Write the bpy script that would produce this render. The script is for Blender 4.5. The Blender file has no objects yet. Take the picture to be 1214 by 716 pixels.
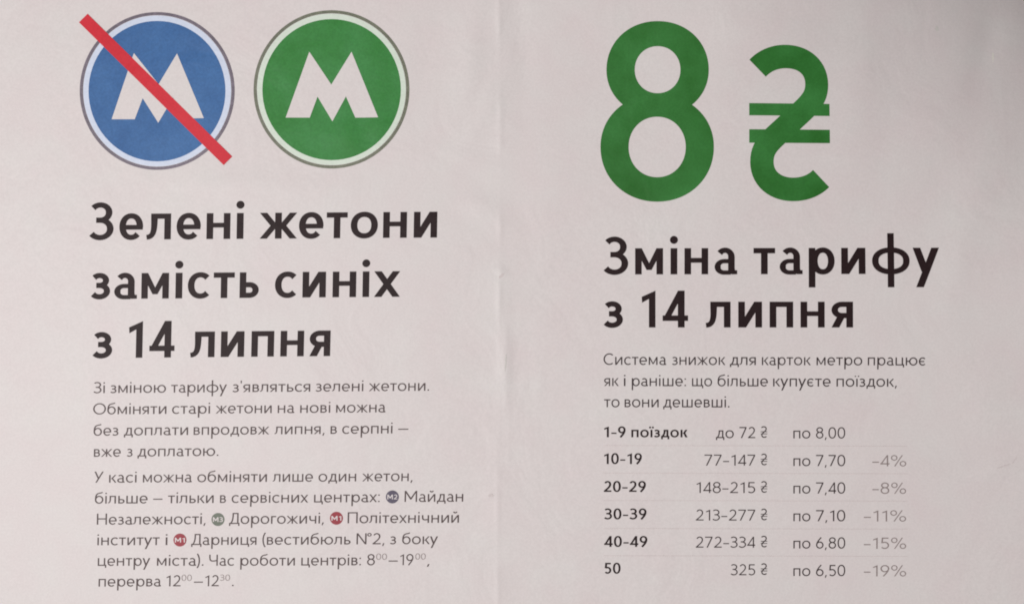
import bpy, math, random
from math import sin, cos, pi, radians, exp
random.seed(4)
sc = bpy.context.scene
COL = sc.collection

# ------------------------------------------------------------------ camera, light, exposure
# 1 unit of print layout = 1 mm; the sheet hangs upright, facing -Y, its middle 1.5 m up.
CX, CY, ZC = 607.0, 358.0, 1.5
def P3(x, y, h=0.0):
    return ((x - CX) / 1000.0, -h / 1000.0, ZC + (CY - y) / 1000.0)

cam = bpy.data.cameras.new('camera'); camo = bpy.data.objects.new('camera', cam); COL.objects.link(camo)
cam.lens = 50; cam.sensor_width = 36; cam.clip_start = .05; cam.clip_end = 50
camo.location = (0.0005, -1.214 * 50 / 36, ZC); camo.rotation_euler = (radians(90), 0, 0)
sc.camera = camo
sc.render.filter_size = 1.9
sc.cycles.pixel_filter_type = 'BLACKMAN_HARRIS'; sc.cycles.filter_width = 1.9

w_ = bpy.data.worlds.new('World'); sc.world = w_; w_.use_nodes = True
bg = w_.node_tree.nodes['Background']
bg.inputs[0].default_value = (1.0, .95, .95, 1); bg.inputs[1].default_value = 0.16

def area(name, loc, target, sx, sy, power, color):
    l = bpy.data.lights.new(name, 'AREA'); l.shape = 'RECTANGLE'; l.size = sx; l.size_y = sy
    l.energy = power; l.color = color
    o = bpy.data.objects.new(name, l); COL.objects.link(o); o.location = loc
    from mathutils import Vector
    o.rotation_euler = (Vector(target) - Vector(loc)).to_track_quat('-Z', 'Y').to_euler()
    return o
area('lamp', (-1.95, -5.4, .95), (-.05, 0, 1.5), 1.0, .9, 293, (1, .968, .955))
sc.view_settings.view_transform = 'Standard'; sc.view_settings.look = 'None'
sc.view_settings.exposure = 0; sc.view_settings.gamma = 1

# ------------------------------------------------------------------ relief of the sheet (mm)
def bump_at(x, y, cx, cy, sx, sy, a, rot=0):
    dx, dy = x - cx, y - cy
    if rot:
        c, s = cos(rot), sin(rot); dx, dy = dx * c + dy * s, -dx * s + dy * c
    q = (dx / sx) ** 2 + (dy / sy) ** 2
    return a * exp(-q) if q < 12 else 0.0
DENTS = [  # x, y, radius x, radius y, height mm, rotation: soft cockles in the glued paper
    (560, 60, 16, 70, .55, .12), (618, 45, 14, 60, -.4, -.1), (575, 130, 12, 40, .4, .5),
    (572, 245, 22, 14, .45, .2), (596, 322, 8, 5, .3, .6), (600, 430, 7, 45, .45, 0),
    (583, 586, 8, 5, .25, 0), (560, 680, 30, 20, .35, .3), (450, 150, 18, 40, .35, .7),
    (402, 158, 10, 22, .3, 1.2), (432, 150, 10, 18, -.27, .3), (418, 170, 11, 14, .3, -.4), (444, 150, 18, 10, .22, .2),
    (1195, 40, 20, 60, -1.1, .4), (1120, 140, 60, 30, .9, -.6), (1020, 110, 30, 100, .7, .15),
    (1175, 200, 30, 60, .7, .5), (900, 30, 80, 26, .6, .1), (1000, 35, 60, 20, -.5, -.2),
    (1140, 300, 24, 70, .6, .25), (1165, 470, 30, 50, .5, -.3), (1185, 555, 30, 10, .6, -.2),
    (1090, 560, 60, 18, .4, .1), (655, 200, 40, 60, .4, .4), (520, 440, 70, 16, .35, -.35),
    (40, 120, 26, 80, .4, .1), (60, 560, 40, 80, -.4, .2), (290, 220, 90, 16, .3, .05),
    (510, 60, 20, 46, -.4, .35), (850, 395, 160, 20, .2, 0), (1040, 450, 40, 30, -.4, .2),
]
def relief(x, y):
    h = 2.2 * sin(x / 190.0 + .7 + .25 * sin(y / 240)) * .35 + .5 * sin(y / 170.0 + x / 420.0)
    h += .22 * sin(x / 47.0 + y / 91.0) + .16 * sin(y / 38.0 - x / 63.0 + 1.3)
    d = x - (592 + 1.6 * sin(y / 130.0))          # the middle crease
    k = .10 + sum(a * exp(-((y - c) / r) ** 2) for c, r, a in ((15, 34, .75), (138, 30, .5), (170, 9, .35), (268, 14, .6), (352, 24, .7), (420, 30, .2), (600, 34, .4), (705, 30, .45)))
    h += .75 * k * exp(-(d / 3.4) ** 2) + (.12 + .9 * k) * exp(-(d / 15.0) ** 2)
    # top right corner leans away from the lamp
    tr = max(0.0, (x - 850) / 364.0) * max(0.0, (350 - y) / 350.0)
    h -= 92 * tr ** 1.6
    for b in DENTS: h += 2.7 * bump_at(x, y, *b)
    return h

# ------------------------------------------------------------------ materials
def mat(name, col, rough=.5, spec=.5, mottling=.05, scale=90, tint=None, fine=.04, bump=.12):
    m = bpy.data.materials.new(name); m.use_nodes = True
    nt = m.node_tree; n = nt.nodes; L = nt.links; b = n['Principled BSDF']
    b.inputs['Roughness'].default_value = rough
    b.inputs['Specular IOR Level'].default_value = spec
    tc = n.new('ShaderNodeTexCoord')
    def noise(s, det=3):
        t = n.new('ShaderNodeTexNoise'); t.inputs['Scale'].default_value = s; t.inputs['Detail'].default_value = det
        L.new(tc.outputs['Object'], t.inputs['Vector']); return t
    n1 = noise(scale, 4); n2 = noise(420, 2); n3 = noise(9, 4)
    r = n.new('ShaderNodeValToRGB'); e = r.color_ramp.elements
    e[0].position = .32; e[1].position = .68
    t = tint or col
    e[0].color = tuple(c * (1 - mottling) for c in col) + (1,)
    e[1].color = tuple(c * (1 + mottling) for c in t) + (1,)
    mixf = n.new('ShaderNodeMath'); mixf.operation = 'MULTIPLY_ADD'; mixf.inputs[1].default_value = .5
    half = n.new('ShaderNodeMath'); half.operation = 'MULTIPLY'; half.inputs[1].default_value = .5
    L.new(n3.outputs['Fac'], half.inputs[0]); L.new(n1.outputs['Fac'], mixf.inputs[0]); L.new(half.outputs[0], mixf.inputs[2])
    L.new(mixf.outputs[0], r.inputs['Fac'])
    mul = n.new('ShaderNodeMix'); mul.data_type = 'RGBA'; mul.blend_type = 'MULTIPLY'; mul.inputs[0].default_value = 1
    mr = n.new('ShaderNodeMapRange'); mr.inputs[1].default_value = .3; mr.inputs[2].default_value = .7
    mr.inputs[3].default_value = 1 - fine; mr.inputs[4].default_value = 1 + fine
    L.new(n2.outputs['Fac'], mr.inputs[0]); L.new(r.outputs[0], mul.inputs[6]); L.new(mr.outputs[0], mul.inputs[7])
    L.new(mul.outputs[2], b.inputs['Base Color'])
    bp = n.new('ShaderNodeBump'); bp.inputs['Strength'].default_value = bump; bp.inputs['Distance'].default_value = .0006
    nb = noise(130, 5); L.new(nb.outputs['Fac'], bp.inputs['Height'])
    b2 = n.new('ShaderNodeBump'); b2.inputs['Strength'].default_value = min(1, bump * 5); b2.inputs['Distance'].default_value = .0022
    nw = noise(11, 3); nw.inputs['Distortion'].default_value = 1.2; nw.inputs['Roughness'].default_value = .55
    L.new(nw.outputs['Fac'], b2.inputs['Height']); L.new(bp.outputs[0], b2.inputs['Normal']); L.new(b2.outputs[0], b.inputs['Normal'])
    return m
M = {}
M['paper'] = mat('coated_paper', (.655, .590, .590), .5, .3, .02, 26, (.634, .606, .596), .034)
M['black'] = mat('black_ink', (.019, .009, .010), .5, .12, .12, 60, None, .15)
M['grey'] = mat('grey_ink', (.075, .050, .050), .5, .2, .10, 60, None, .1)
M['dark'] = mat('dark_ink', (.038, .024, .026), .5, .2, .10, 60, None, .1)
M['pale'] = mat('pale_grey_ink', (.235, .19, .185), .5, .4, .08, 60, None, .08)
M['line'] = mat('hairline_ink', (.60, .535, .53), .5, .4, .05, 60)
M['blue'] = mat('blue_ink', (.040, .128, .335), .5, .16, .15, 30, (.050, .138, .320), .09)
M['green'] = mat('green_ink', (.030, .215, .032), .5, .16, .17, 30, (.050, .215, .065), .09)
M['green_deep'] = mat('deep_green_ink', (.020, .135, .016), .5, .16, .15, 26, (.036, .175, .040), .08)
M['red'] = mat('red_ink', (.600, .020, .036), .5, .16, .07, 35, (.570, .026, .042), .06)
M['ring_b'] = mat('violet_grey_ink', (.130, .105, .140), .5, .4, .2, 120, None, .2)
M['ring_g'] = mat('olive_grey_ink', (.135, .145, .100), .5, .4, .2, 120, None, .2)
M['pale_b'] = mat('pale_blue_ink', (.570, .630, .760), .5, .35, .03, 60)
M['pale_g'] = mat('pale_green_ink', (.610, .690, .600), .5, .35, .03, 60)
M['icon_b'] = mat('violet_ink', (.095, .082, .120), .5, .2, .1, 200, None, .1)
M['icon_g'] = mat('olive_ink', (.095, .115, .080), .5, .4, .1, 200, None, .1)
M['icon_r'] = mat('crimson_ink', (.30, .035, .050), .5, .2, .1, 200, None, .1)
M['wall'] = mat('painted_plaster', (.42, .40, .37), .7, .3, .08, 12, None, .05, .5)

# ------------------------------------------------------------------ objects
def fine(p, step=7.0):
    # long quads are cut up so that the print follows the relief of the sheet
    if len(p) != 4: return [p]
    a, b, c, d = p; L = lambda u, v: math.hypot(u[0] - v[0], u[1] - v[1])
    n = max(1, int(max(L(a, b), L(d, c)) / step)); m = max(1, int(max(L(a, d), L(b, c)) / step))
    if n * m == 1: return [p]
    def P(u, v): return tuple((a[k]*(1-u)+b[k]*u)*(1-v)+(d[k]*(1-u)+c[k]*u)*v for k in (0, 1))
    return [[P(i/n, j/m), P((i+1)/n, j/m), P((i+1)/n, (j+1)/m), P(i/n, (j+1)/m)] for i in range(n) for j in range(m)]

def mesh_obj(name, faces, material, parent=None, lift=.25, step=.03):
    """faces: list of polygons [(x, y), ...] in print layout (mm), or lists of such = one layer"""
    vs, fs = [], []; key = {}
    layer = 0
    for grp in faces:
        polys = grp if isinstance(grp[0][0], (tuple, list)) else [grp]
        z = lift + step * layer; layer += 1
        for p in (q for pp in polys for q in fine(pp)):
            idx = []
            for (x, y) in p:
                k = (round(x, 4), round(y, 4), layer)
                if k not in key:
                    key[k] = len(vs); vs.append(P3(x, y, relief(x, y) + z))
                if not idx or (idx[-1] != key[k] and idx[0] != key[k]): idx.append(key[k])
            if len(idx) > 2: fs.append(idx)
    me = bpy.data.meshes.new(name); me.from_pydata(vs, [], fs); me.update()
    # make every face look towards the viewer's side (-Y)
    if len(me.polygons):
        import bmesh
        bm = bmesh.new(); bm.from_mesh(me)
        for f in bm.faces:
            if f.normal.y > 0: f.normal_flip()
        bm.to_mesh(me); bm.free()
    me.materials.append(material)
    for p in me.polygons: p.use_smooth = True
    o = bpy.data.objects.new(name, me); COL.objects.link(o)
    if parent:
        o.parent = parent
        o.matrix_parent_inverse = ROOT_INV if parent is poster else parent_inv(parent)
    return o
from mathutils import Matrix
def parent_inv(p): return Matrix.Identity(4)

poster = bpy.data.objects.new('poster', None); COL.objects.link(poster)
poster.location = P3(607, 790)
poster['label'] = 'creased pale metro fare notice with blue and green round emblems and a large green price'
poster['category'] = 'poster'
ROOT_INV = Matrix.Translation(-poster.location)

# wall behind the sheet
wm = bpy.data.meshes.new('wall')
x0, x1, z0, z1, y0, y1 = -1.5, 1.5, .2, 2.7, .22, .35
wm.from_pydata([(x0,y0,z0),(x1,y0,z0),(x1,y0,z1),(x0,y0,z1),(x0,y1,z0),(x1,y1,z0),(x1,y1,z1),(x0,y1,z1)], [],
               [(0,1,2,3),(5,4,7,6),(4,0,3,7),(1,5,6,2),(3,2,6,7),(4,5,1,0)])
wm.materials.append(M['wall']); wall = bpy.data.objects.new('wall', wm); COL.objects.link(wall)
wall['kind'] = 'structure'; wall['label'] = 'plain plaster wall behind the printed sheet'

# the paper: front and back face 0.3 mm apart
def paper():
    xs = []; x = -44.0
    while x < 1300:
        xs.append(x); x += 1.5 if 580 < x < 604 else 3.2
    xs.append(1300.0)
    ys = [-72 + i * 3.2 for i in range(270)]
    nx, ny = len(xs), len(ys); vs = []
    for t in (0.0, -.3):
        for y in ys:
            for x in xs: vs.append(P3(x, y, relief(x, y) + t))
    fs = []; N = nx * ny
    for j in range(ny - 1):
        for i in range(nx - 1):
            a = j * nx + i
            fs.append((a, a + nx, a + nx + 1, a + 1)); fs.append((N + a, N + a + 1, N + a + nx + 1, N + a + nx))
    for i in range(nx - 1):
        fs.append((i, i + 1, N + i + 1, N + i)); b = (ny - 1) * nx + i; fs.append((b, N + b, N + b + 1, b + 1))
    for j in range(ny - 1):
        a = j * nx; fs.append((a, N + a, N + a + nx, a + nx)); b = a + nx - 1; fs.append((b, b + nx, N + b + nx, N + b))
    me = bpy.data.meshes.new('paper'); me.from_pydata(vs, [], fs); me.materials.append(M['paper'])
    for p in me.polygons: p.use_smooth = True
    o = bpy.data.objects.new('paper', me); COL.objects.link(o); o.parent = poster; o.matrix_parent_inverse = ROOT_INV
paper()

# ------------------------------------------------------------------ lettering: outlines drawn stroke by stroke
# unit = height of a small letter, y up, baseline 0; w stem, t thin stroke, b extra weight over the light cut
CAP = 1.43
class G:
    def __init__(s, w):
        s.w = w; s.b = w - .14; s.t = w * (1 - 1.75 * max(0, s.b)); s.bar = w * (1 - 2.4 * max(0, s.b)); s.f = []; s.o = .018
    def R(s, x0, y0, x1, y1): s.f.append([(x0, y0), (x1, y0), (x1, y1), (x0, y1)]); return s
    def V(s, x, y0=0, y1=1): return s.R(x, y0, x + s.w, y1)
    def H(s, x0, x1, y, t=None):   # bar, y = its centre
        t = t or s.bar; return s.R(x0, y - t / 2, x1, y + t / 2)
    def D(s, xa, ya, xb, yb, hw=None):   # slanted stroke cut level at both ends; xa, xb = left edges
        hw = hw or s.w * 1.18
        s.f.append([(xa, ya), (xa + hw, ya), (xb + hw, yb), (xb, yb)]); return s
    def POLY(s, p): s.f.append(list(p)); return s
    def A(s, cx, cy, rx, ry, a0, a1, w=None, t=None, e=2.0):   # arc stroke: outer ellipse, inner edge offset along its normal
        w = w or s.w; t = t or s.t; n = max(10, int(abs(a1 - a0) / 9)); q = []
        def out(d):
            a = radians(d); c, k = cos(a), sin(a)
            return (cx + math.copysign(abs(c) ** (2 / e), c) * rx, cy + math.copysign(abs(k) ** (2 / e), k) * ry)
        def pair(d):
            p = out(d); u, v = out(d - .7), out(d + .7); dx, dy = v[0] - u[0], v[1] - u[1]; L = math.hypot(dx, dy) or 1
            nx, ny = dy / L, -dx / L; th = math.sqrt((w * nx) ** 2 + (t * ny) ** 2)
            return p, (p[0] - nx * th, p[1] - ny * th)
        pr = [pair(a0 + (a1 - a0) * i / n) for i in range(n + 1)]
        for i in range(n): q.append([pr[i][0], pr[i + 1][0], pr[i + 1][1], pr[i][1]])
        s.f.append(q); return s
    def S(s, segs, w=None, w2=None, n=10):   # bezier centre line with a width
        w = w or s.w; w2 = w2 or w; pts = []
        for (p0, p1, p2, p3) in segs:
            for i in range(n + 1):
                if pts and i == 0: continue
                u = i / n; v = 1 - u
                pts.append(tuple(v**3*p0[k] + 3*v*v*u*p1[k] + 3*v*u*u*p2[k] + u**3*p3[k] for k in (0, 1)))
        L, Rr = [], []
        for i, p in enumerate(pts):
            a = pts[max(0, i - 1)]; c = pts[min(len(pts) - 1, i + 1)]
            dx, dy = c[0] - a[0], c[1] - a[1]; d = math.hypot(dx, dy) or 1
            hw = (w + (w2 - w) * i / (len(pts) - 1)) / 2
            L.append((p[0] - dy / d * hw, p[1] + dx / d * hw)); Rr.append((p[0] + dy / d * hw, p[1] - dx / d * hw))
        s.f.append([[L[i], L[i + 1], Rr[i + 1], Rr[i]] for i in range(len(pts) - 1)]); return s
    def dot(s, cx, cy, r):
        s.f.append([(cx + cos(k * pi / 9) * r, cy + sin(k * pi / 9) * r) for k in range(18)]); return s
    def three(s, W, H):
        m = H * .53; t = s.t; o = s.o
        cx = W * .44
        ry1 = (H + o - (m - t / 2)) / 2; ry2 = (m + t / 2 + o) / 2
        rx1, rx2 = W - W * .06 - cx, W - cx
        s.A(cx, m - t / 2 + ry1, rx1, ry1, -90, 140); s.A(cx, ry2 - o, rx2, ry2, -143, 90)
        s.H(W * .27, cx + .01, m, t)
        return W

def glyph(ch, w):
    g = G(w); b, t, o = g.b, g.t, g.o; bar = g.bar; V, H, D, A = g.V, g.H, g.D, g.A
    l = r = .125        # side bearings
    rd = .075
    if ch == 'о': W = .92 + 1.15 * b; A(W/2, .5, W/2, .5 + o, 0, 360, e=2.1); l = r = rd
    elif ch == 'О': W = 1.36; A(W/2, CAP/2, W/2, CAP/2 + o, 0, 360); l = r = rd
    elif ch == 'е': W = .84 + .9 * b; A(W/2, .5, W/2, .5 + o, -4, 316, e=2.1); H(w * .6, W - .012, .475, bar); l = r = rd
    elif ch == 'є': W = .76 + .9 * b; A(W/2+.03, .5, W/2+.03, .5 + o, 44, 316, e=2.1); H(w * .6, W * .76, .5); l = rd; r = .05
    elif ch == 'с': W = .78 + .9 * b; A(W/2+.05, .5, W/2+.05, .5 + o, 46, 314, e=2.1); l = rd; r = .04
    elif ch in 'СC': W = 1.14; A(W/2+.08, CAP/2, W/2+.08, CAP/2 + o, 48, 312); l = rd; r = .04
    elif ch == 'а':
        W = .76 + b; xs = W - w - .075 - .02
        ry = .36; A((xs + w + .03)/2, 1 + o - ry, (xs + w - .03)/2, ry, 0, 142)
        g.R(xs, .2, xs + w, 1 + o - ry)
        c = xs * .70; ta = t * (.95 - 1.2 * max(0, b)); A(c, .30 - o, c, .30, 90, 270, t=ta); H(c, xs + w * .4, -o + ta/2, ta); H(c, xs, .60 - o - ta/2, ta)
        g.POLY([(xs, .24), (xs + w, .24), (xs + w + .01, .155), (W, .15), (W, .0), (xs + w*.55, -.005), (xs, .09)])
        l = rd; r = .06
    elif ch == 'б':
        W = .90; A(W/2, .5, W/2, .5 + o, 0, 360)
        g.S([((w/2, .52), (w/2, 1.05), (.16, 1.30), (.52, 1.36)), ((.52, 1.36), (.66, 1.385), (.74, 1.41), (.80, 1.47))], w * .95); l = r = rd
    elif ch == 'в':
        W = .68; V(0); c = .34; H(w, c, 1 - t/2, t); H(w, c, .53, t); H(w, c, t/2, t)
        A(c, .53 - t/2 + (.47 + t/2)/2, W - .05 - c, (.47 + t/2)/2, -90, 90); A(c, (.53 + t/2)/2, W - c, (.53 + t/2)/2, -90, 90); r = .08
    elif ch == 'г': W = .55; V(0); H(w, W, 1 - t/2, t); r = .03
    elif ch in 'дД':
        h = 1 if ch == 'д' else CAP; W = (.93 if ch == 'д' else 1.12) + .6 * b; tk = .25
        H(0, W, t/2, t); g.R(0, -tk, w * .9, 0); g.R(W - w * .9, -tk, W, 0)
        xr = W - w - .11; V(xr, t, h); xl = .30 if ch == 'д' else .36
        H(xl, xr, h - t/2, t)
        g.S([((xl + w/2, h - t), (xl + w/2, h * .45), (xl - .02, .3), (.19, t * .8))], w * .95); l = r = .05
    elif ch == 'ж':
        W = 1.22 + 1.9 * b; c = W/2; V(c - w/2); hw = w * 1.09; wx = c - w/2 - .10 - .65 * b
        for y in (1, 0):
            D(0, y, wx, .5, hw); D(W - hw, y, W - wx - hw, .5, hw)
        l = r = .03
    elif ch == 'з': W = g.three(.64 + b, 1); l = .05; r = rd
    elif ch in 'З3':
        W = g.three((.82 if ch == '3' else .84) + .8 * b, CAP); l = .06; r = rd
    elif ch in 'ий':
        W = .80 + .95 * b; V(0); V(W - w); hw = w * 1.17
        D(0, 0, W - hw, 1, hw)
        if ch == 'й': A(W/2, 1.46, .23, .25, 190, 350, w=w * .95, t=w * .95)
    elif ch in 'ії':
        W = w; V(0); rr = w * .6
        if ch == 'і': g.dot(w/2, 1.317, rr)
        else: g.dot(w/2 - .17, 1.3, rr * .9); g.dot(w/2 + .17, 1.3, rr * .9)
        if ch == 'ї': l = r = .13
    elif ch == 'к':
        W = .74 + .9 * b; V(0); hw = w * 1.12; wx = w + .02
        D(wx, .47, W - hw, 1, hw); D(wx + .06, .56, W - hw + .02, 0, hw); r = .02
    elif ch == 'л':
        W = .82 + b; V(W - w); xl = .16; H(xl, W - w, 1 - t/2, t)
        g.S([((xl + w/2, 1 - t), (xl + w/2, .42), (xl + w/2 + .01, .09), (-.005, .085))], w, w * .72); l = .02
    elif ch == 'м':
        W = .98 + .9 * b; c = W/2; V(0); V(W - w); a = .10 if b < .05 else .17; k = w * .38
        g.POLY([(0, 1), (w * 1.0, 1), (c, a + w * 1.02), (c, a), (c - k, a)])
        g.POLY([(W, 1), (W - w * 1.0, 1), (c, a + w * 1.02), (c, a), (c + k, a)])
    elif ch in 'МM':
        W = 1.34; c = W/2; V(0, 0, CAP); V(W - w, 0, CAP); a = .3; k = w * .42
        g.POLY([(0, CAP), (w * 1.05, CAP), (c, a + w * 1.6), (c, a), (c - k, a)])
        g.POLY([(W, CAP), (W - w * 1.05, CAP), (c, a + w * 1.6), (c, a), (c + k, a)])
    elif ch == 'н': W = .80 + b; V(0); V(W - w); H(w, W - w, .535)
    elif ch in 'НH': W = 1.08; V(0, 0, CAP); V(W - w, 0, CAP); H(w, W - w, .74)
    elif ch == 'N': W = 1.05; V(0, 0, CAP); V(W - w, 0, CAP); D(0, CAP, W - w*1.1, 0, w*1.1); r = .05
    elif ch == 'п': W = .78 + b; V(0, 0, 1 - t); V(W - w, 0, 1 - t); H(0, W, 1 - t/2, t)
    elif ch == 'П': W = 1.06; V(0, 0, CAP - t); V(W - w, 0, CAP - t); H(0, W, CAP - t/2, t)
    elif ch == 'р':
        W = .88 + b; V(0, -.51, 1); A((w*.35 + W)/2, .5, (W - w*.35)/2, .5 + o, 0, 360, e=2.1); r = rd
    elif ch == 'т': W = .72 + .9 * b; H(0, W, 1 - t/2, t); V(W/2 - w/2, 0, 1 - t); l = r = .04
    elif ch == 'у':
        W = .84 + 1.5 * b; hw = w * 1.15
        D(W - hw, 1, W - .6 - hw, -.51, hw)
        yb = .08; xr = W - hw - .6 * (1 - yb)/1.51; D(0, 1, xr - .02, yb, hw); l = .02; r = .02
    elif ch == 'У':
        W = 1.0; hw = w * 1.1; D(W - hw, CAP, .10, 0, hw); D(0, CAP, .36, .52, hw); l = 0; r = .02
    elif ch == 'ф': W = 1.30 + 1.4 * b; c = W/2; V(c - w/2, -.51, 1.56); A(c, .5, c, .5 + o, 0, 360, e=2.15); l = r = rd
    elif ch == 'х': W = .80 + 1.55 * b; hw = w * 1.10; D(0, 1, W - hw, 0, hw); D(W - hw, 1, 0, 0, hw); l = r = .02
    elif ch == 'ц': W = .94; xr = W - w - .12; V(0, t, 1); V(xr, t, 1); H(0, W, t/2, t); g.R(W - w*.9, -.25, W, 0); r = .05
    elif ch == 'ч': W = .76; V(W - w); g.S([((w/2, 1), (w/2, .5), (w/2, .4), (.36, .4)), ((.36, .4), (.5, .4), (.6, .42), (W - w, .45))], w)
    elif ch == 'Ч': W = .98; V(W - w, 0, CAP); g.S([((w/2, CAP), (w/2, .8), (w/2, .6), (.45, .6)), ((.45, .6), (.6, .6), (.75, .64), (W - w, .68))], w)
    elif ch in 'шщ':
        W = 1.20; V(0, t, 1); V(W/2 - w/2, t, 1); V(W - w, t, 1); H(0, W, t/2, t)
        if ch == 'щ': H(W, W + .13, t/2, t); W += .13; g.R(W - w*.9, -.25, W, 0); r = .05
    elif ch == 'ь':
        W = .66 + .8 * b; hh = .58 + .3 * b; V(0); c = W * .52; H(w, c, t/2, t); H(w, c, hh - t/2, t); A(c, hh/2, W - c, hh/2, -90, 90); r = .06
    elif ch == 'ю': W = 1.28; V(0); H(w, .42, .52); wo = .92; A(W - wo/2, .5, wo/2, .5 + o, 0, 360); r = rd
    elif ch == 'я':
        W = .70 + b; V(W - w); y = .36; c = W * .48; hh = 1 - y
        H(c, W - w, 1 - t/2, t); H(c, W - w, y + t/2, t); A(c, y + hh/2, c, hh/2, 90, 270)
        hw = w * 1.15; D(W - w * 1.2 - hw, y + t*.3, 0, 0, hw); l = .04
    elif ch in '0': W = .90; A(W/2, CAP/2, W/2, CAP/2 + o, 0, 360, e=2.25); l = r = .09
    elif ch == '1':
        W = .54 if b > .05 else .46
        V(W - w, 0, CAP - .12 - w * .4)
        g.POLY([(W, CAP), (0, CAP - .24), (0.015, CAP - .24 - w * .9), (W - w, CAP - .13 - w * .75), (W, CAP - .13 - w * .5)])
        l = .17; r = .20
    elif ch == '2':
        W = .86; H(0, W, t/2, t); cx = .43
        A(cx, CAP - .40, .38 + b*.3, .40 + o, 5, 158)
        g.S([((cx + .38 + b*.3 - w/2, CAP - .40 + .03), (cx + .33, CAP - .66), (.55, .55), (w * .6, t * .7))], w * .97); l = r = .09
    elif ch == '4':
        W = .96 if b > .05 else .9; xs = W - w - .13; V(xs, 0, CAP); H(0, W, .25 + bar * .6, bar * 1.15)
        y0 = .25 + bar * .3; hw = w * .98; D(0, y0, xs + w - hw * 1.0, CAP, hw); l = .05; r = .05
    elif ch == '5':
        W = .84; c = .40; H(.11, W - .06, CAP - t/2, t); g.POLY([(.11, CAP - t), (.11 + w, CAP - t), (.08 + w, .78), (.06, .70)])
        A(c, .46 - o, W - c, .46, -140, 128); l = r = .1
    elif ch in '69':
        W = .88; q = G(w); q.A(W/2, .46 - o, W/2, .46, 0, 360)
        q.S([((w * .52, .50), (.13, .85), (.36, 1.12), (.60, CAP))], w * 1.02)
        if ch == '9': q.f = [[[(W - x, CAP - y) for (x, y) in p] for p in (gr if isinstance(gr[0][0], tuple) else [gr])] for gr in q.f]
        g.f = q.f; l = r = .09
    elif ch == '7': W = .84; H(0, W, CAP - t/2, t); D(W - w * 1.1, CAP - t, .16, 0, w * 1.1); l = r = .09
    elif ch == '8':
        W = .88; m = .78; A(W/2, (m - t/2 + CAP + o)/2, W/2 - .045, (CAP + o - m + t/2)/2, 0, 360); A(W/2, (m + t/2 - o)/2, W/2, (m + t/2 + o)/2, 0, 360); l = r = .09
    elif ch == '–': W = .60 if b > .05 else .66; H(0, W, .53, bar * .95); l = r = .08
    elif ch == '—': W = 1.24; H(0, W, .53, w * .9); l = r = 0
    elif ch == '.': W = w * 1.25; g.dot(W/2, w * .6, w * .62); l = .10
    elif ch == ':': W = w * 1.25; g.dot(W/2, w * .6, w * .6); g.dot(W/2, .9, w * .6); l = .10
    elif ch == ',': W = w * 1.2; g.POLY([(.03, .13), (W, .13), (.05, -.24), (-.05, -.2)]); l = .12
    elif ch == "'": W = w; g.POLY([(0, 1.47), (w, 1.47), (w * .75, 1.12), (w * .25, 1.12)]); l = r = .09
    elif ch == '°': W = .46; A(W/2, 1.24, W/2, .23, 0, 360, w=w*.75, t=w*.75); l = r = .02
    elif ch == '(': W = .32; g.S([((.30, 1.55), (.0, 1.1), (.0, .2), (.30, -.3))], w * .9); l = .08; r = .03
    elif ch == ')': W = .32; g.S([((.02, 1.55), (.32, 1.1), (.32, .2), (.02, -.3))], w * .9); r = .08; l = .03
    elif ch == '%':
        W = 1.50; k = w * .82; A(.32, CAP - .34, .32, .35, 0, 360, w=k, t=k); A(W - .32, .34, .32, .35, 0, 360, w=k, t=k)
        D(.30, 0, 1.06, CAP, k * 1.1); l = .10; r = .0
    elif ch == '₴':
        W = .84; g.S(HRY(W / 96.0, 183.0), w * 1.02); H(-.02, W + .02, .84, w * .62); H(-.02, W + .02, .56, w * .62); l = r = .1
    else: raise ValueError(ch)
    return g.f, W, l, r

def HRY(k, H0):   # spine of the hryvnia sign, traced in mm from its own lower-left corner, y up
    P = lambda x, y: ((x - 889.0) * k, (237.5 - y) * k)
    return [(P(899, 80.9), P(908, 71.5), P(920, 66.5), P(934, 66.5)), (P(934, 66.5), P(956, 66.5), P(970.6, 79), P(970.6, 99)),
            (P(970.6, 99), P(970.6, 118), P(958, 126), P(937.3, 145.6)), (P(937.3, 145.6), P(916, 166), P(904, 172), P(904, 192)),
            (P(904, 192), P(904, 212), P(920, 224.6), P(941, 224.6)), (P(941, 224.6), P(954, 224.6), P(966, 220.4), P(974.8, 211.6))]

def lay(text, x0, x1, u, w, yb, slope=0.0, shear=0.0, xref=None, tight=False):
    """set text so that it spans x0..x1 (mm); yb = baseline at x = xref; returns one face list per letter"""
    gl = [glyph(c, w) for c in text]
    tot = 0; pos = []
    for i, (f, W, l, r) in enumerate(gl):
        if i: tot += l
        pos.append(tot); tot += W + (r if i < len(gl) - 1 else 0)
    k = (x1 - x0) / (tot * u); out = []
    for (f, W, l, r), p in zip(gl, pos):
        def tr(q): 
            X = x0 + (p + q[0]) * u * k; Y = yb + slope * (X - (xref if xref is not None else x0)) - q[1] * u
            return (X - shear * q[1] * u, Y)
        out.append([[[tr(q) for q in pl] for pl in (gr if isinstance(gr[0][0], tuple) else [gr])] for gr in f])
    return out, k

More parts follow.
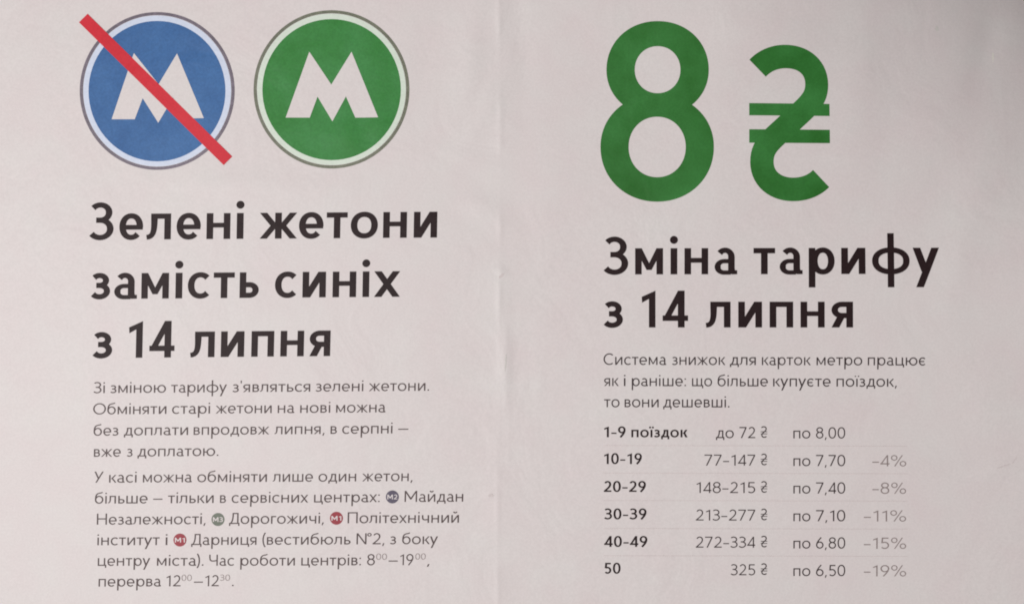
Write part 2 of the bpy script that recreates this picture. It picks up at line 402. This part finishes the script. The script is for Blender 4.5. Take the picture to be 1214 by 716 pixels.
# ------------------------------------------------------------------ the two round emblems
def disc(cx, cy, rx, ry, n=72, m=10):
    q = []
    for j in range(m):
        r0, r1 = j / m, (j + 1) / m
        for i in range(n):
            a, c = 2 * pi * i / n, 2 * pi * (i + 1) / n
            q.append([(cx + cos(a)*rx*r0, cy + sin(a)*ry*r0), (cx + cos(a)*rx*r1, cy + sin(a)*ry*r1),
                      (cx + cos(c)*rx*r1, cy + sin(c)*ry*r1), (cx + cos(c)*rx*r0, cy + sin(c)*ry*r0)])
    return q
def ring(cx, cy, rx, ry, wx, n=120, wy=None):
    wy = wy or wx
    return [[(cx + cos(a)*rx, cy + sin(a)*ry), (cx + cos(c)*rx, cy + sin(c)*ry),
             (cx + cos(c)*(rx-wx), cy + sin(c)*(ry-wy)), (cx + cos(a)*(rx-wx), cy + sin(a)*(ry-wy))]
            for a, c in ((2*pi*i/n, 2*pi*(i+1)/n) for i in range(n))]
def cut(poly_quads, n=6):   # split big quads so that they follow the sheet
    out = []
    for a, b, c, d in poly_quads:
        for i in range(n):
            for j in range(n):
                def P(u, v):
                    return tuple((a[k]*(1-u)+b[k]*u)*(1-v)+(d[k]*(1-u)+c[k]*u)*v for k in (0, 1))
                out.append([P(i/n, j/n), P((i+1)/n, j/n), P((i+1)/n, (j+1)/n), P(i/n, (j+1)/n)])
    return out
def emblem(cx, cy, rx, ry, dx, dy, dcx, dcy, mp, ink, ringm, palem, label):
    rg = mesh_obj('emblem', [ring(cx, cy, rx, ry, 3.7)], ringm, poster, .40); rg['label'] = label
    mesh_obj('inner_ring', [ring(cx, cy, rx - 4.1, ry - 4.1, rx - 4.1 - dx + .8, wy=ry - 4.1 - dy + .8)], palem, rg, .30)
    # inked disc
    mesh_obj('disc', [disc(dcx, dcy, dx, dy)], ink, rg, .35)
    lb, lbi, ln, cb, rn, rbi, rb, pr, va, pl = mp
    quads = [(lb, lbi, ln, pl), (pl, ln, cb, va), (va, cb, rn, pr), (pr, rn, rbi, rb)]
    mesh_obj('letter', [cut(quads)], M['paper'], rg, .55)
emblem(187.2, 108.4, 91.7, 93.4, 81.1, 83.1, 187.0, 108.6,
       [(133.3, 141.9), (160.7, 141.9), (170.1, 117.1), (188.6, 146.1), (206.3, 116.2), (216.5, 141.2), (242.6, 140.6), (210.7, 64.0), (188.9, 100.4), (159.6, 63.6)],
       M['blue'], M['ring_b'], M['pale_b'], 'blue round metro emblem crossed out by a red bar')
emblem(393.6, 106.5, 92.2, 93.6, 82.0, 83.4, 393.8, 106.8,
       [(339.4, 139.9), (367.9, 139.9), (377.1, 115.1), (394.7, 144.3), (410.7, 114.8), (421.9, 139.9), (448.9, 139.6), (417.4, 62.0), (393.4, 100.8), (367.4, 62.0)],
       M['green'], M['ring_g'], M['pale_g'], 'green round metro emblem')
mesh_obj('strike_bar', [cut([((104.8, 17.2), (94.7, 27.3), (266, 196.1), (276.1, 186))], 14)], M['red'], poster, .75)

# small marks the sheet has picked up: grey specks on the crease, rubbed spots, one bright chip near the corner
M['scuff'] = mat('grey_scuff', (.58, .525, .52), .6, .3, .08, 200)
M['faint'] = mat('faint_green_show_through', (.585, .565, .54), .6, .3, .02, 60)
M['chip'] = mat('bright_chip', (.70, .68, .62), .5, .3, .03, 60)
def blot(cx, cy, rx, ry, rot, m):
    c, q = cos(rot), sin(rot); p = []
    for k in range(14):
        a = 2 * pi * k / 14; r = random.uniform(.7, 1.15); x, y = cos(a) * rx * r, sin(a) * ry * r
        p.append((cx + x * c - y * q, cy + x * q + y * c))
    mesh_obj('scuff_mark', [p], M[m], poster, .25)
for b in ((583, 587, 3.4, 2.6, 0, 'scuff'), (595, 327, 4.2, 1.6, -.8, 'scuff'), (600, 430, 1.0, 10, .05, 'faint'),
          (1200, 57, 1.3, 7, .12, 'chip'), (1190, 552, 9, 1.0, -.3, 'scuff'), (1203, 545, 5, .8, -.9, 'scuff'),
          (1127, 24, 2.6, 4, .3, 'faint')): blot(*b)

# ------------------------------------------------------------------ the price
def price_eight():
    def el(cx, cy, rx, rt, rb, ix, iy, icy, e=2.0, n=96):
        q = []
        def pt(a, rx, ry, yy):
            c, s = cos(a), sin(a); return (cx + math.copysign(abs(c)**(2/e), c)*rx, yy + math.copysign(abs(s)**(2/e), s)*ry)
        for i in range(n):
            a, c = 2*pi*i/n, 2*pi*(i+1)/n
            for u in range(3):
                def mixp(an, f):
                    p, r = pt(an, rx, rb if sin(an) > 0 else rt, cy), pt(an, ix, iy, icy); return (p[0]*(1-f)+r[0]*f, p[1]*(1-f)+r[1]*f)
                q.append([mixp(a, u/3), mixp(c, u/3), mixp(c, (u+1)/3), mixp(a, (u+1)/3)])
        return q
    mesh_obj('large_digit', [el(780.1, 83.2, 60.6, 57.7, 55.0, 27.1, 27.8, 83.0, 2.06), el(779.6, 174.3, 67.2, 62.2, 65.0, 33.9, 35.8, 174.5, 2.06)], M['green_deep'], poster, .4)
price_eight()
g = G(.2); g.S(HRY(1, 0), 28.0, n=14)
fl = [[[(889 + x, 237.5 - y) for (x, y) in p] for p in gr] for gr in g.f]
hs = mesh_obj('currency_sign', fl, M['green_deep'], poster, .4)
for (a, b) in ((122.4, 136.9), (153.4, 169.4)):
    mesh_obj('currency_bar', [cut([((888.9, a), (985.7, a), (985.7, b), (888.9, b))], 8)], M['green_deep'], hs, .5)

# ------------------------------------------------------------------ headings, letter by letter where the photograph has them
def heading(text, spans, yb, slope, xref, u, w, shear):
    for ch, (a, b) in zip(text, spans):
        f, k = lay(ch, a, b, u, w, yb, slope, shear, xref)
        o = mesh_obj('heading_letter', f[0], M['black'], poster, .3)
BW = .256
heading('Зеленіжетони', [(106.8,135.2),(142.1,170.2),(174.7,203.2),(209.9,238.5),(245.4,273.5),(281.1,289.1),(308.3,352.5),(354.8,383.8),(387.5,412.3),(416.1,448.2),(454.5,482.6),(490.8,518.5)],
        284.0, -.0068, 190, 30.6, BW, -.018)
heading('замістьсиніх', [(108.7,131.2),(136.2,163.1),(168.3,200.8),(208.7,216.7),(223.2,250),(253.7,278.5),(284.5,307.1),(326.3,352.9),(358.9,386.6),(394.6,422.5),(430.1,438.0),(443.7,474.5)],
        354.0, -.0075, 185, 30.3, BW, -.018)
heading('з14липня', [(110.5,133.5),(153.1,169.4),(177.6,207.3),(226.5,254.8),(262.2,289.8),(298.3,325.1),(332.7,360.5),(367.2,391.8)],
        424.0, -.0088, 165, 30.3, BW, -.024)
heading('Змінатарифу', [(716.3,745.3),(753.5,786.6),(795.5,803.5),(812,840.1),(847.7,874.5),(893.9,919.6),(924.9,952.1),(959.4,990.2),(998,1026.8),(1034.6,1079.3),(1083,1114.3)],
        325.4, -.002, 755, 31.0, BW, 0)
heading('з14липня', [(716.3,739),(761.3,777.6),(786.1,816.3),(837.7,866.7),(875.8,904),(913,940.9),(949.6,978.2),(986.2,1011.8)],
        388.2, 0, 755, 30.5, BW, 0)

# ------------------------------------------------------------------ running text, word by word
RW = .150
def words(lst, yb, slope, xref, u=9.15, w=RW, m='grey', shear=-.02, parent=None, name='printed_word'):
    for (tx, a, b) in lst:
        f, k = lay(tx, a, b, u, w, yb, slope, shear, xref)
        if abs(k - 1) > .12: print('FIT', tx, round(k, 3))
        mesh_obj(name, [gr for l in f for gr in l], M[m], parent or poster, .3, .004)
words([('Зі',111.6,124.9),('зміною',131.5,197.3),('тарифу',203.5,269.5),("з'являться",276.1,368.2),('зелені',374.6,431.1),('жетони.',437.7,509.2)], 465.9, -.0072, 112)
words([('Обміняти',111.1,197.8),('старі',204.5,249.4),('жетони',256.2,322.5),('на',329.7,349.3),('нові',356.3,391.9),('можна',398.9,457.3)], 491.0, -.007, 112)
words([('без',111.6,141),('доплати',147.6,223.4),('впродовж',230,319.5),('липня,',326,385.3),('в',392.3,399.8),('серпні',406.1,465.6),('—',472.4,484.5)], 516.2, -.0074, 112)
words([('вже',112,143.8),('з',151,157.7),('доплатою.',163.7,259.4)], 541.2, -.007, 112)
words([('У',112.6,123.4),('касі',130,162.4),('можна',170,227.8),('обміняти',234.4,316.8),('лише',323.8,371.4),('один',378,422.6),('жетон,',429.8,489.5)], 571.8, -.0045, 112)
words([('більше',113.1,175.5),('—',182.1,193.1),('тільки',199.7,253.7),('в',261.3,268.3),('сервісних',275.1,365.7),('центрах:',372.7,450.6),('Майдан',480,549.5)], 596.6, -.005, 112)
words([('Незалежності,',115.4,244.3),('Дорогожичі,',272.1,384.3),('Політехнічний',412.5,544.4)], 621.5, -.005, 115)
words([('інститут',116,189.7),('і',196.9,198.9),('Дарниця',227.2,304.5),('(вестибюль',311.5,415.9),('N°2,',423,456.1),('з',462.7,469.9),('боку',477.1,519.6)], 645.9, -.003, 116)
words([('центру',116.4,178.5),('міста).',186.5,241.8),('Час',248.4,278.4),('роботи',285.4,350),('центрів:',357.6,428.3),('8',435.5,444.7),('—',461,471.8),('19',474.7,490.4),(',',507.3,509.7)], 670.3, -.0018, 116)
words([('перерва',117.3,191.2),('12',197.8,214.5),('—',230.4,241),('12',243.9,259.8),('.',275.5,277.6)], 694.9, -.004, 117)
for tx, a, b, y in (('00',446.3,459,663.2),('00',492.7,505,663.0),('00',215.8,227.8,688.0),('30',261.3,273.2,687.8)):
    words([(tx, a, b)], y, 0, a, u=5.0, w=.15, m='pale', name='superscript')
RS = dict(u=9.4, w=.148, m='dark', shear=-.003)
words([('Система',716,790.3),('знижок',797.3,860.4),('для',866,896.7),('карток',903.9,961.6),('метро',968.6,1022.8),('працює',1029.4,1098)], 432.4, .002, 716, **RS)
words([('як',716.7,733.8),('і',740.2,742.0),('раніше:',749.5,813.9),('що',821,844.8),('більше',851.3,911),('купуєте',917.2,985.3),('поїздок,',992.3,1063.9)], 457.5, .0025, 716, **RS)
words([('то',716.7,735),('вони',741,781.4),('дешевші.',786.8,865.5)], 482.6, .002, 716, **RS)

# line badges inside the text
def badge(cx, cy, ink, tx):
    d = mesh_obj('line_badge', [disc(cx, cy, 7.7, 7.7, 36, 2)], M[ink], poster, .3)
    f, k = lay(tx, cx - 5.9, cx + 5.9, 3.9, .24, cy + 2.8)
    mesh_obj('badge_text', [gr for l in f for gr in l], M['paper'], d, .4, .004)
badge(465.6, 588.8, 'icon_b', 'M2'); badge(259.0, 615.4, 'icon_g', 'M3'); badge(399.3, 614.0, 'icon_r', 'M1'); badge(213.9, 639.7, 'icon_r', 'M1')

# ------------------------------------------------------------------ the fare table
rows = [('1–9', 716.8, 742.2, 'до 72', None, '8,00', None, 518.2, 519.2, 519.5),
        ('10–19', 716.8, 761.5, '77–147', 835.8, '7,70', '–4%', 549.9, 551.7, 552.2),
        ('20–29', 716.4, 766.3, '148–215', 826.4, '7,40', '–8%', 582.9, 584.2, 584.7),
        ('30–39', 716.8, 767.0, '213–277', 825.5, '7,10', '–11%', 615.4, 616.8, 617.5),
        ('40–49', 716.8, 768.0, '272–334', 825.5, '6,80', '–15%', 648.0, 648.9, 649.8),
        ('50', 716.8, 736.2, '325', 866.8, '6,50', '–19%', 679.7, 681.5, 682.4)]
ruley = [528.2, 560.8, 593.3, 626.4, 658.6, 691]
for i, (c1, a1, b1, c2, a2, c3, c4, y1, y2, y3) in enumerate(rows):
    if i < 5:
        seg = [[(716 + k*12, ruley[i] - .35 + k*.02), (728 + k*12, ruley[i] - .35 + k*.02), (728 + k*12, ruley[i] + .35 + k*.02), (716 + k*12, ruley[i] + .35 + k*.02)] for k in range(30)]
        row = mesh_obj('table_rule', [seg], M['line'], poster, .25)
    kw = dict(shear=-.002, parent=poster, name='table_entry')
    words([(c1, a1, b1)] + ([('поїздок', 749, 815.5)] if i == 0 else []), y1, .001, 716, u=8.95, w=.235, m='black', **kw)
    if i == 0: words([('до', 849.4, 870.5), ('72', 877.2, 896.0)], y2, 0, 850, u=9.2, w=.145, m='dark', **kw)
    else: words([(c2, a2, 895.8)], y2, 0, 830, u=9.05, w=.135, m='dark', **kw)
    words([('₴', 902.6, 910.0)], y2, 0, 902, u=9.0, w=.145, m='dark', **kw)
    words([('по', 941.1, 961.2), (c3, 967.9, 1002.5)], y3, 0, 941, u=9.2, w=.145, m='dark', **kw)
    if c4: words([(c4, 1034.6 if len(c4) == 3 else 1024.6, 1074.6)], y3 + .3, 0, 1024, u=9.2, w=.13, m='pale', **kw)
